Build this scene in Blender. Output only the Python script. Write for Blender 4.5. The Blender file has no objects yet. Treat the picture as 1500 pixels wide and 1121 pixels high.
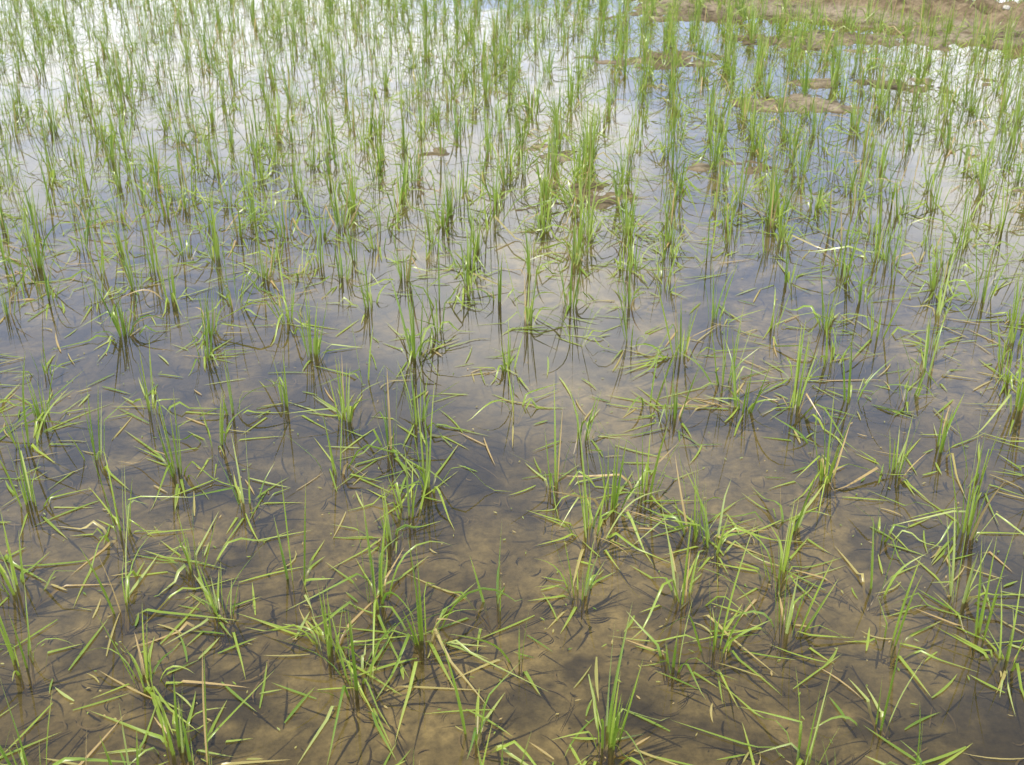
import bpy, math, random, bmesh
import numpy as np
from mathutils import Vector
rng=np.random.default_rng(7); random.seed(7)
S=bpy.context.scene
col=S.collection
S.view_settings.view_transform='Standard'; S.view_settings.look='None'; S.view_settings.exposure=0

# ---------------------------------------------------------------- helpers
def vnoise(x,y,scale,seed=0):
    x=np.asarray(x)/scale+1000.37+seed*17.1; y=np.asarray(y)/scale+1000.71+seed*9.3
    xi=np.floor(x).astype(np.int64); yi=np.floor(y).astype(np.int64)
    fx=x-xi; fy=y-yi; fx=fx*fx*fx*(fx*(fx*6-15)+10); fy=fy*fy*fy*(fy*(fy*6-15)+10)
    def h(a,b):
        n=(a*374761393+b*668265263+seed*1274126177)&0xffffffff
        n=((n^(n>>13))*1274126177)&0xffffffff
        n=n^(n>>16)
        return (n&0xffff)/65535.0
    return (h(xi,yi)*(1-fx)+h(xi+1,yi)*fx)*(1-fy)+(h(xi,yi+1)*(1-fx)+h(xi+1,yi+1)*fx)*fy*1.0
def fbm(x,y,scale,seed,o=4):
    s=0;a=1;t=0
    for k in range(o):
        c,sn=math.cos(k*1.1+seed),math.sin(k*1.1+seed)
        s=s+a*vnoise(x*c-y*sn,x*sn+y*c,scale/2**k,seed+k*7); t+=a; a*=.58
    return s/t
def sstep(a,b,x):
    t=np.clip((x-a)/(b-a),0,1); return t*t*(3-2*t)

BD=np.array([-0.72,0.694]); BN=np.array([0.694,0.72]); BP=np.array([4.28,9.20])
def bund_dist(x,y):
    return (x-BP[0])*BN[0]+(y-BP[1])*BN[1]
PATCH=[(0.30,4.85,0.75,0.36,.86),(-0.1,5.6,0.7,0.35,.85),(0.9,5.3,0.6,0.45,.88),(1.5,6.6,1.2,0.40,.95),(2.6,7.2,1.3,0.45,1.0),
       (0.9,8.0,1.2,0.55,.95),(2.4,8.7,1.4,0.6,1.1),(3.9,7.6,1.0,0.6,.9),(-0.6,7.0,0.7,0.25,.7),(1.5,10.0,1.5,0.8,1.),(-1.6,9.2,0.8,0.3,.6),(2.1,4.9,.5,.3,.7)]
def height(x,y):
    h=-0.055+0.020*(fbm(x,y,0.8,1,3)-.5)*2.4+0.008*(vnoise(x,y,0.16,2)-.5)*2
    h=h+0.0045*(vnoise(x,y,0.07,3)-.5)*2
    m=np.zeros_like(h)
    for (px,py,rx,ry,a) in PATCH:
        m=np.maximum(m,a*np.exp(-(((x-px)/rx)**2+((y-py)/ry)**2)))
    n=fbm(x+.1*vnoise(x,y,.15,25),y+.1*vnoise(x,y,.15,26),0.26,5,4)
    h=h+m*(0.049+0.075*(n-.36))+m*0.020*(vnoise(x,y,0.05,8)-.5)
    d=bund_dist(x,y)+0.10*(vnoise(x,y,0.8,11)-.5)*2+0.05*(vnoise(x,y,0.2,12)-.5)*2
    prof=sstep(-0.62,-0.22,d)*(1-sstep(0.22,0.55,d))
    h=h+prof*(0.18+0.09*(vnoise(x,y,0.25,13)-.5)+0.07*(vnoise(x,y,0.09,14)-.5)+.04*(vnoise(x,y,0.045,15)-.5))
    h=h+sstep(-1.7,-0.5,d)*(1-sstep(-.5,-.2,d))*0.045*(0.4+vnoise(x,y,0.3,16))
    far=sstep(60,90,np.hypot(x,y))
    return h*(1-far)+far*0.05

def mesh_from_arrays(name,V,Q,smooth=True):
    me=bpy.data.meshes.new(name)
    n=len(V); m=len(Q)
    me.vertices.add(n); me.vertices.foreach_set("co",V.astype(np.float32).ravel())
    me.loops.add(m*4); me.loops.foreach_set("vertex_index",Q.astype(np.int32).ravel())
    me.polygons.add(m); me.polygons.foreach_set("loop_start",np.arange(0,m*4,4,dtype=np.int32))
    me.polygons.foreach_set("use_smooth",np.full(m,smooth,dtype=bool))
    me.update(calc_edges=True); me.validate()
    return me
def grid_quads(nx,ny):
    i=np.arange(nx-1)[None,:]+np.arange(ny-1)[:,None]*nx
    i=i.ravel(); return np.stack([i,i+1,i+nx+1,i+nx],1)
def setcol(me,name,C):
    at=me.attributes.new(name,"FLOAT_COLOR","POINT"); at.data.foreach_set("color",C.astype(np.float32).ravel())

def newmat(name):
    m=bpy.data.materials.new(name); m.use_nodes=True
    nt=m.node_tree; nt.nodes.clear(); return m,nt
class NB:
    def __init__(s,nt): s.nt=nt
    def n(s,t,**k):
        nd=s.nt.nodes.new(t)
        for a,b in k.items(): setattr(nd,a,b)
        return nd
    def l(s,a,b): s.nt.links.new(a,b)
    def val(s,sock,v):
        if isinstance(v,bpy.types.NodeSocket): s.l(v,sock)
        else: sock.default_value=v
    def math(s,op,a,b=0.0,c=None,clamp=False):
        nd=s.n('ShaderNodeMath',operation=op,use_clamp=clamp)
        s.val(nd.inputs[0],a); s.val(nd.inputs[1],b)
        if c is not None: s.val(nd.inputs[2],c)
        return nd.outputs[0]
    def mix(s,f,a,b,mode='MIX'):
        nd=s.n('ShaderNodeMix',data_type='RGBA',blend_type=mode)
        s.val(nd.inputs[0],f); s.val(nd.inputs[6],a); s.val(nd.inputs[7],b)
        return nd.outputs[2]
    def noise(s,vec,scale,detail=4,rough=.55,dist=0):
        nd=s.n('ShaderNodeTexNoise'); s.l(vec,nd.inputs['Vector'])
        nd.inputs['Scale'].default_value=scale; nd.inputs['Detail'].default_value=detail
        nd.inputs['Roughness'].default_value=rough; nd.inputs['Distortion'].default_value=dist
        return nd.outputs[0]
    def mr(s,v,a,b,c=0.,d=1.,smooth=True):
        nd=s.n('ShaderNodeMapRange'); 
        if smooth: nd.interpolation_type='SMOOTHSTEP'
        s.val(nd.inputs[0],v); nd.inputs[1].default_value=a; nd.inputs[2].default_value=b
        nd.inputs[3].default_value=c; nd.inputs[4].default_value=d
        return nd.outputs[0]
def rgb(r,g,b): return (r,g,b,1)

# ---------------------------------------------------------------- mud
mud,nt=newmat("paddy_mud"); B=NB(nt)
at=B.n('ShaderNodeAttribute',attribute_name="mud")
geo=B.n('ShaderNodeNewGeometry'); pos=geo.outputs['Position']
n3=B.noise(pos,40,3,.75)
k=B.mr(n3,.25,.75,.50,1.5,smooth=False)
mulc=B.n('ShaderNodeVectorMath',operation='SCALE'); B.l(at.outputs['Color'],mulc.inputs[0]); B.l(k,mulc.inputs['Scale'])
pb=B.n('ShaderNodeBsdfDiffuse'); B.l(mulc.outputs[0],pb.inputs['Color'])
out=B.n('ShaderNodeOutputMaterial'); B.l(pb.outputs[0],out.inputs[0])
def axis(lo,hi,step,far,k=1.22):
    a=list(np.arange(lo,hi+1e-6,step)); s=step
    r=[];v=hi
    while v<far: s*=k; v+=s; r.append(v)
    l=[];v=lo;s=step
    while v>-far: s*=k; v-=s; l.append(v)
    return np.array(l[::-1]+a+r)
xs=axis(-5,5.6,.018,1500); ys=axis(1.0,11.8,.018,1500)
X,Y=np.meshgrid(xs,ys); x=X.ravel(); y=Y.ravel(); Z=height(x,y)
me=mesh_from_arrays("ground",np.stack([x,y,Z],1),grid_quads(len(xs),len(ys)))
def lerp(a,b,f): return np.asarray(a)*(1-f[:,None])+np.asarray(b)*f[:,None]
f1=fbm(x,y,1.1,51,5); f2=fbm(x+.1*vnoise(x,y,.2,3),y,.32,61,4); f3=fbm(x+.25*vnoise(x,y,.3,9),y+.25*vnoise(x,y,.3,10),.24,71,5); f4=vnoise(x,y,.035,81)
f5=fbm(x+.2*vnoise(x,y,.12,19),y,.14,91,3)
Cm=lerp((.145,.112,.047),(.205,.162,.075),sstep(.38,.62,f1))
Cm=lerp(Cm,Cm*.0+np.array((.108,.082,.036)),sstep(.48,.66,f2)*.7)
Cm=lerp(Cm,Cm*.0+np.array((.040,.031,.017)),sstep(.55,.67,f3)*.72)
Cm=lerp(Cm,Cm*.42,sstep(.56,.72,f5)*.7)
Cm=lerp(Cm,Cm*1.4,sstep(.62,.9,f4)*sstep(.4,.6,f1))
Cd=lerp((.15,.117,.075),(.27,.22,.15),sstep(.35,.65,f2)); Cd=lerp(Cd,Cd*.5,sstep(.55,.9,f4))
Cm=lerp(Cm,Cd,sstep(-.016,.016,Z))
bk=sstep(.04,.09,Z); Cm=lerp(Cm,lerp((.10,.072,.042),(.23,.175,.105),vnoise(x,y,.08,90)),bk)
setcol(me,"mud",np.column_stack([Cm,np.ones(len(Cm))]))
ground=bpy.data.objects.new("ground",me); col.objects.link(ground); me.materials.append(mud)

# ---------------------------------------------------------------- water
wm,nt=newmat("paddy_water"); B=NB(nt)
fr=B.n('ShaderNodeFresnel'); fr.inputs['IOR'].default_value=1.43
tr=B.n('ShaderNodeBsdfTransparent'); tr.inputs[0].default_value=rgb(.90,.87,.76)
gl=B.n('ShaderNodeBsdfGlossy'); gl.inputs['Roughness'].default_value=.0; gl.inputs['Color'].default_value=rgb(1,1,1)
film=B.n('ShaderNodeBsdfDiffuse'); film.inputs[0].default_value=rgb(.16,.135,.09)
ms0=B.n('ShaderNodeMixShader'); ms0.inputs[0].default_value=.11
B.l(tr.outputs[0],ms0.inputs[1]); B.l(film.outputs[0],ms0.inputs[2])
ms=B.n('ShaderNodeMixShader'); B.l(fr.outputs[0],ms.inputs[0]); B.l(ms0.outputs[0],ms.inputs[1]); B.l(gl.outputs[0],ms.inputs[2])
out=B.n('ShaderNodeOutputMaterial'); B.l(ms.outputs[0],out.inputs[0])
wx=axis(-6,6.5,.035,70); wy=axis(1.0,13,.035,80)
wx=wx[np.abs(wx)<90]; wy=wy[np.abs(wy)<100]
X,Y=np.meshgrid(wx,wy); x=X.ravel(); y=Y.ravel()
wz=.0009*(vnoise(x,y,.45,201)-.5)+.00018*(vnoise(x*.8+y*.6,y*.8-x*.6,.13,203)-.5)
me=mesh_from_arrays("water",np.stack([x,y,wz],1),grid_quads(len(wx),len(wy))); water=bpy.data.objects.new("water",me); col.objects.link(water); me.materials.append(wm)

# ---------------------------------------------------------------- leaf builder
def ribbons(P,K,fold=True):
    N=len(P['x']); t=np.linspace(0,1,K+1)
    p=np.stack([P['x'],P['y'],P['z0']],1).astype(float)
    az=P['az'].copy(); pts=[p.copy()]; tang=[]; flat=np.zeros(N)
    flats=[flat.copy()]
    for k in range(K):
        tm=(t[k]+t[k+1])/2
        s=1/(1+np.exp(-(tm-P['tb'])*P['sharp']))
        a=P['a0']+(P['a1']-P['a0'])*s
        d=np.stack([np.sin(a)*np.cos(az),np.sin(a)*np.sin(az),np.cos(a)],1)
        q=p+d*(P['L']/K)[:,None]
        low=(a>np.pi/2)&(q[:,2]<P['zf'])
        q[:,2]=np.where(low,P['zf'],q[:,2])
        flat=np.where(low,1.0,flat*0.5)
        az=az+P['wander']/K
        tang.append(q-p); p=q; pts.append(p.copy()); flats.append(flat.copy())
    tang.append(tang[-1])
    verts=[]; nv=3 if fold else 2
    for k in range(K+1):
        T=tang[k]/np.maximum(np.linalg.norm(tang[k],axis=1),1e-9)[:,None]
        if k>0:
            T=T+tang[k-1]/np.maximum(np.linalg.norm(tang[k-1],axis=1),1e-9)[:,None]
            T/=np.maximum(np.linalg.norm(T,axis=1),1e-9)[:,None]
        h=np.stack([-np.sin(P['az']),np.cos(P['az']),np.zeros(N)],1)
        h=h-T*(h*T).sum(1)[:,None]; h/=np.maximum(np.linalg.norm(h,axis=1),1e-9)[:,None]
        n=np.cross(T,h)
        tw=P['twist']*(1-flats[k])*(0.4+t[k])
        wv=h*np.cos(tw)[:,None]+n*np.sin(tw)[:,None]
        nn=np.cross(T,wv)
        prof=min(1.0,0.42+2.0*t[k])*(1-t[k]**3.2)+.01
        w=P['W']*prof
        if fold:
            verts+= [pts[k]-wv*(w/2)[:,None], pts[k]-nn*(w*0.16)[:,None], pts[k]+wv*(w/2)[:,None]]
        else:
            verts+= [pts[k]-wv*(w/2)[:,None], pts[k]+wv*(w/2)[:,None]]
    V=np.stack(verts,1).reshape(-1,3); per=(K+1)*nv; q=[]
    for k in range(K):
        for j in range(nv-1):
            a=k*nv+j; q.append([a,a+1,a+1+nv,a+nv])
    q=np.array(q); Q=((np.arange(N)*per)[:,None,None]+q[None]).reshape(-1,4)
    C=np.zeros((N,K+1,nv,4)); C[...,0]=P['rnd'][:,None,None]; C[...,1]=t[None,:,None]; C[...,2]=P['dry'][:,None,None]; C[...,3]=1
    return V,Q,C.reshape(-1,4)
def join(parts):
    o=0;Vs=[];Qs=[];Cs=[]
    for V,Q,C in parts: Vs.append(V);Qs.append(Q+o);Cs.append(C);o+=len(V)
    return np.concatenate(Vs),np.concatenate(Qs),np.concatenate(Cs)
def leafcolour(V,C,n):
    R,G,D=C[:,0],C[:,1],C[:,2]
    c=lerp((.130,.245,.018),(.38,.48,.060),R)
    c=lerp(c,np.broadcast_to((.52,.57,.19),c.shape),sstep(.80,1.,(R*7.3)%1)*.75)
    c=lerp(c,np.broadcast_to((.52,.49,.13),c.shape),sstep(.62,1.0,G)*(.20+.6*((R*13.7)%1)))
    c=lerp(c,np.broadcast_to((.56,.40,.16),c.shape),D)
    c=lerp(c,np.broadcast_to((.26,.18,.03),c.shape),1-sstep(-.03,.010,V[:,2]))
    return c
def make_obj(name,parts,mat,cf=leafcolour):
    V,Q,C=join(parts); me=mesh_from_arrays(name,V,Q)
    setcol(me,"leaf",np.column_stack([cf(V,C,0),np.ones(len(V))]))
    me.materials.append(mat); o=bpy.data.objects.new(name,me); col.objects.link(o); return o

# ---------------------------------------------------------------- clump positions (metres on the ground)
near=[(-1.41,3.08),(-0.95,3.18),(-1.44,3.65),(-1.18,3.65),(-0.64,2.88),(-0.78,2.82),(-1.02,2.84),(-1.31,2.80),(-1.30,2.64),(-1.09,2.57),(-0.85,2.50),(-0.79,2.64),(-0.98,3.36),(-0.24,3.38),(-0.26,2.76),(-0.46,2.78),(-0.43,3.01),(-0.01,3.10),(0.20,3.30),(0.38,3.30),(0.39,2.88),(0.45,2.80),(0.01,2.84),(0.18,2.68),(0.65,2.84),(0.79,2.84),(0.81,2.63),(0.63,3.01),(1.18,3.36),(1.32,3.25),(0.97,2.88),
(1.14,2.92),(1.13,2.61),(1.18,2.47),(.98,2.50),(-.45,2.50),(-.32,2.61),(-.21,2.43),(-.64,2.34),(-1.17,2.34),(-.91,2.22),(-1.07,2.01),(-.82,1.94),(-.71,2.09),(-.61,1.92),(-.47,2.03),(-.29,1.97),(-.277,2.20),(-.247,2.31),(-.364,1.81),(-.18,1.85),(-.036,1.94),(.147,1.99),(.184,2.22),(.103,2.43),(.24,2.34),(.33,2.40),(.365,1.97),(.43,2.22),(.463,2.17),(.59,2.06),(.653,2.25),(.795,2.47),(.855,2.20),(.78,1.99),(.956,1.97),(1.063,2.22),(.564,1.87),(.762,1.83),(.957,1.85),(.977,1.76),(.014,1.79),(.318,1.77),(.41,1.81),(-.30,1.71),(-.71,1.71),(-.968,1.77),(1.43,2.84),(1.60,3.30),(1.03,3.42),(.85,3.42),(.67,3.47),(-1.6,3.65),(-.74,3.47),(-.48,3.59),(-.05,3.65),(1.63,3.65),(-1.70,3.53),
(-.30,3.2),(.05,3.45),(-.62,3.2),(.52,3.2),(.98,3.15),(-1.25,3.35),(.4,3.62),(.2,3.6),(1.2,3.62),(-.95,3.6),(-.25,3.62),(1.42,3.5),(.85,3.02),(1.25,3.08)]
cl=list(near); na=np.array(near)
sp=0.192; ang=math.radians(-7)
for i in range(-75,75):
    for j in range(-6,95):
        gx=i*sp; gy=j*sp*1.03
        x=gx*math.cos(ang)-gy*math.sin(ang)*1.0+random.gauss(0,.026)-1.0+.03*math.sin(gy*1.3+i)
        y=gx*math.sin(ang)+gy*math.cos(ang)+random.gauss(0,.036)+.3
        if y<1.15 or y>16 or abs(x)>0.50*y+.9: continue
        d=float(bund_dist(x,y))
        if -0.7<d<0.6: continue
        if (1.66<y<3.70) and abs(x)<0.43*y+.12: continue
        if y<4.2 and (np.hypot(na[:,0]-x,na[:,1]-y).min()<.14): continue
        if random.random()<.06: continue
        cl.append((x,y))
        if random.random()<.06: cl.append((x+random.gauss(0,.05),y+random.gauss(0,.05)))
cl=np.array(cl); N=len(cl)
def clump_leaves(C,kind):
    x,y=C[:,0],C[:,1]; nearw=1-sstep(2.4,4.2,y); farw=sstep(5,8,y)
    vig=C[:,2]
    if kind=='up': cnt=rng.uniform(4.2,8.8,len(C))*vig*(1-.15*nearw-.12*farw)
    elif kind=='bent': cnt=rng.uniform(2,4.5,len(C))*vig
    else: cnt=rng.uniform(3.5,8.,len(C))*(1-.35*farw)*vig
    cnt=np.maximum(np.rint(cnt).astype(int),1); idx=np.repeat(np.arange(len(C)),cnt); n=len(idx)
    P={}
    r=rng.uniform(0,1,n)**.5*.015; a=rng.uniform(0,2*np.pi,n)
    P['x']=x[idx]+r*np.cos(a); P['y']=y[idx]+r*np.sin(a)
    P['z0']=height(P['x'],P['y'])-.004
    P['az']=a+rng.normal(0,.5,n)
    P['rnd']=np.clip(.6*rng.uniform(0,1,n)+.4*C[idx,5],0,1); P['dry']=(rng.uniform(0,1,n)<.045).astype(float)
    P['twist']=rng.normal(0,.8,n); P['wander']=rng.normal(0,.10,n)
    size=C[idx,4]; nw=nearw[idx]
    if kind=='up':
        P['a0']=np.abs(rng.normal(0,.14,n)); P['a1']=P['a0']+np.abs(rng.normal(.08,.14,n))
        P['tb']=rng.uniform(.45,.8,n); P['sharp']=rng.uniform(4,9,n)
        P['L']=rng.uniform(.11,.285,n)*size*(1-.06*nw)+.045; P['W']=rng.uniform(.0035,.0064,n)
    elif kind=='bent':
        P['a0']=np.abs(rng.normal(.18,.18,n)); P['a1']=rng.uniform(.9,2.5,n)
        P['tb']=rng.uniform(.38,.72,n); P['sharp']=rng.choice([10,40,100],n)
        P['L']=rng.uniform(.12,.25,n)*size+.04; P['W']=rng.uniform(.0037,.0066,n)
    else:
        P['a0']=rng.uniform(.2,.9,n); P['a1']=rng.uniform(1.8,2.7,n)
        P['tb']=rng.uniform(.24,.46,n); P['sharp']=rng.choice([30,80,150],n)
        P['L']=rng.uniform(.12,.28,n)*size+.05; P['W']=rng.uniform(.0044,.0078,n)
        P['wander']=rng.normal(0,.14,n); P['az']=rng.uniform(0,2*np.pi,n)
        P['rnd']=np.clip(P['rnd']+.2,0,1); P['dry']=np.maximum(P['dry'],(rng.uniform(0,1,n)<.06)*.7)
    P['zf']=np.maximum(height(P['x']+.08*np.cos(P['az']),P['y']+.08*np.sin(P['az'])),0)+rng.uniform(.0015,.005,n)
    return P
vig=np.clip(rng.normal(1,.34,N),.35,1.8); size=np.clip(rng.normal(1,.15,N),.6,1.35)
C=np.column_stack([cl,vig,vig,size,rng.uniform(0,1,N)])
parts=[]
for m,K,fold in ((C[:,1]<3.8,10,True),((C[:,1]>=3.8),6,False)):
    for kind in ('up','bent','float'):
        parts.append(ribbons(clump_leaves(C[m],kind),K,fold))

lm,nt=newmat("rice_leaf"); B=NB(nt)
at=B.n('ShaderNodeAttribute',attribute_name="leaf")
df=B.n('ShaderNodeBsdfDiffuse'); B.l(at.outputs['Color'],df.inputs[0])
tl=B.n('ShaderNodeBsdfTranslucent'); B.l(at.outputs['Color'],tl.inputs[0])
gl=B.n('ShaderNodeBsdfGlossy'); gl.inputs['Roughness'].default_value=.36
ms=B.n('ShaderNodeMixShader'); ms.inputs[0].default_value=.34; B.l(df.outputs[0],ms.inputs[1]); B.l(tl.outputs[0],ms.inputs[2])
ms2=B.n('ShaderNodeMixShader'); ms2.inputs[0].default_value=.06; B.l(ms.outputs[0],ms2.inputs[1]); B.l(gl.outputs[0],ms2.inputs[2])
out=B.n('ShaderNodeOutputMaterial'); B.l(ms2.outputs[0],out.inputs[0])
rice=make_obj("rice_seedlings",parts,lm)

# ---------------------------------------------------------------- loose debris
def flatrib(n,yr,Lr,Wr,zfun,wand,dry):
    P={}
    P['y']=rng.uniform(*yr,n); P['x']=rng.uniform(-1,1,n)*(.5*P['y']+.4)
    P['az']=rng.uniform(0,2*np.pi,n)
    P['z0']=zfun(P['x'],P['y']); P['zf']=P['z0']-.0005
    P['a0']=np.full(n,1.5709); P['a1']=np.full(n,1.5709); P['tb']=np.full(n,.5); P['sharp']=np.full(n,5.)
    P['L']=rng.uniform(*Lr,n); P['W']=rng.uniform(*Wr,n); P['twist']=np.zeros(n); P['wander']=rng.normal(0,wand,n)
    P['rnd']=rng.uniform(0,1,n); P['dry']=(rng.uniform(0,1,n)<dry)*rng.uniform(.4,1,n)
    return P
top=lambda x,y: np.maximum(height(x,y)+.003,0.002)+rng.uniform(0,.002,len(x))
bot=lambda x,y: height(x,y)+.005
loose=[ribbons(flatrib(900,(1.2,6.5),(.03,.17),(.0035,.0068),top,.2,.2),6,True),
       ribbons(flatrib(300,(1.2,9),(.02,.12),(.0025,.005),top,.9,1.0),5,True),
       ribbons(flatrib(1800,(1.2,7),(.004,.016),(.002,.005),top,.2,.5),2,True)]
make_obj("floating_leaves",loose,lm)
def strawcol(V,C,n): return lerp((.030,.023,.014),(.24,.18,.09),C[:,0]**2)
dm,nt=newmat("rotting_straw"); B=NB(nt)
at=B.n('ShaderNodeAttribute',attribute_name="leaf")
pb=B.n('ShaderNodeBsdfDiffuse'); B.l(at.outputs['Color'],pb.inputs['Color'])
out=B.n('ShaderNodeOutputMaterial'); B.l(pb.outputs[0],out.inputs[0])
make_obj("straw_debris",[ribbons(flatrib(4200,(1.2,7),(.015,.11),(.0012,.005),bot,1.5,0),5,False)],dm,strawcol)

# ---------------------------------------------------------------- bank grass + stones
n=4200
s=rng.uniform(-6,6,n); t=rng.uniform(-.75,.65,n)
xy=BP[None]+BD[None]*s[:,None]+BN[None]*t[:,None]
xy=xy[vnoise(xy[:,0],xy[:,1],.35,31)>.64]; n=len(xy)
P={}
P['x']=xy[:,0];P['y']=xy[:,1];P['z0']=height(P['x'],P['y'])-.005
P['az']=rng.uniform(0,2*np.pi,n);P['a0']=np.abs(rng.normal(0,.3,n));P['a1']=P['a0']+np.abs(rng.normal(.5,.5,n))
P['tb']=rng.uniform(.4,.7,n);P['sharp']=rng.uniform(4,9,n);P['L']=rng.uniform(.04,.12,n);P['W']=rng.uniform(.003,.006,n)
P['twist']=rng.normal(0,1,n);P['wander']=rng.normal(0,.4,n);P['zf']=np.maximum(P['z0'],0)+.003
P['rnd']=rng.uniform(0,1,n);P['dry']=(rng.uniform(0,1,n)<.15).astype(float)
make_obj("bank_grass",[ribbons(P,5,False)],lm)
stm,nt=newmat("pale_stone"); B=NB(nt); geo=B.n('ShaderNodeNewGeometry')
pb=B.n('ShaderNodeBsdfPrincipled'); B.l(B.mix(B.noise(geo.outputs['Position'],25,5,.6),rgb(.3,.26,.2),rgb(.62,.58,.5)),pb.inputs['Base Color']); pb.inputs['Roughness'].default_value=.85
out=B.n('ShaderNodeOutputMaterial'); B.l(pb.outputs[0],out.inputs[0])
for k,(sx,tt,r) in enumerate([(1.30,-.26,.06),(1.14,-.20,.04),(1.7,.0,.03),(.4,-.1,.03),(2.2,-.1,.03)]):
    bm=bmesh.new(); bmesh.ops.create_icosphere(bm,subdivisions=3,radius=r)
    for v in bm.verts:
        c0=v.co.copy(); v.co*= .75+.5*float(vnoise(np.array([c0.x+c0.z*.7+k]),np.array([c0.y-c0.z]),r*.8,k+40)[0]); v.co.z*=.65
    me=bpy.data.meshes.new("stone"); bm.to_mesh(me); bm.free(); me.materials.append(stm)
    o=bpy.data.objects.new("stone",me); p=BP+BD*sx+BN*tt
    o.location=(p[0],p[1],float(height(np.array([p[0]]),np.array([p[1]]))[0])+r*.3); col.objects.link(o)

# ---------------------------------------------------------------- sun, sky
el=math.radians(60); azs=math.radians(-115)
d=Vector((math.sin(azs)*math.cos(el),math.cos(azs)*math.cos(el),math.sin(el)))
L=bpy.data.lights.new("sun","SUN"); L.energy=4.8; L.angle=math.radians(1.2); L.color=(1,.95,.87)
so=bpy.data.objects.new("sun",L); so.rotation_euler=d.to_track_quat('Z','Y').to_euler(); col.objects.link(so)
W=bpy.data.worlds.new("World"); S.world=W; W.use_nodes=True; nt=W.node_tree; nt.nodes.clear(); B=NB(nt)
sky=B.n('ShaderNodeTexSky',sky_type='NISHITA'); sky.sun_disc=False; sky.sun_elevation=el; sky.sun_rotation=azs
tc=B.n('ShaderNodeTexCoord'); dirv=tc.outputs['Generated']
sx=B.n('ShaderNodeSeparateXYZ'); B.l(dirv,sx.inputs[0])
zz=B.math('ADD',B.math('MAXIMUM',sx.outputs[2],0.0),.10)
cx=B.n('ShaderNodeCombineXYZ'); B.l(B.math('DIVIDE',sx.outputs[0],zz),cx.inputs[0]); B.l(B.math('DIVIDE',sx.outputs[1],zz),cx.inputs[1])
dens=B.noise(cx.outputs[0],1.0,4,.6,0)
def blob(azd,eld,ra,amp):
    a=math.radians(azd);e=math.radians(eld)
    v=(math.sin(a)*math.cos(e),math.cos(a)*math.cos(e),math.sin(e))
    dn=B.n('ShaderNodeVectorMath',operation='DISTANCE'); B.l(dirv,dn.inputs[0]); dn.inputs[1].default_value=v
    return B.mr(dn.outputs['Value'],0,ra,amp,0,smooth=False)
for args in [(-15,8.5,.24,.38),(0,18.5,.21,.34),(25,13,.17,.36),(-17,17,.15,-.24),(11,12.5,.13,-.28)]:
    dens=B.math('ADD',dens,blob(*args))
dens=B.math('ADD',dens,B.mr(sx.outputs[2],.40,.75,0,-.10,smooth=False))
cov=B.mr(dens,.43,.74,.0,1)
low=B.mr(sx.outputs[2],.30,.85,.85,.0)
bg1=B.n('ShaderNodeBackground'); B.l(B.mix(low,sky.outputs[0],rgb(9.2,11.6,17.)),bg1.inputs[0]); bg1.inputs[1].default_value=.13
bg2=B.n('ShaderNodeBackground'); bg2.inputs[0].default_value=rgb(.94,.97,1.02); bg2.inputs[1].default_value=2.6
ms=B.n('ShaderNodeMixShader'); B.l(cov,ms.inputs[0]); B.l(bg1.outputs[0],ms.inputs[1]); B.l(bg2.outputs[0],ms.inputs[2])
out=B.n('ShaderNodeOutputWorld'); B.l(ms.outputs[0],out.inputs[0])

# ---------------------------------------------------------------- camera
cam=bpy.data.cameras.new("camera"); co=bpy.data.objects.new("camera",cam); col.objects.link(co)
co.location=(0,0,1.5); co.rotation_euler=(math.radians(90-26.5),0,0)
cam.sensor_width=36; cam.lens=1667/1500*36; cam.clip_start=.05; cam.clip_end=4000
cam.dof.use_dof=True; cam.dof.focus_distance=2.9; cam.dof.aperture_fstop=9
S.camera=co
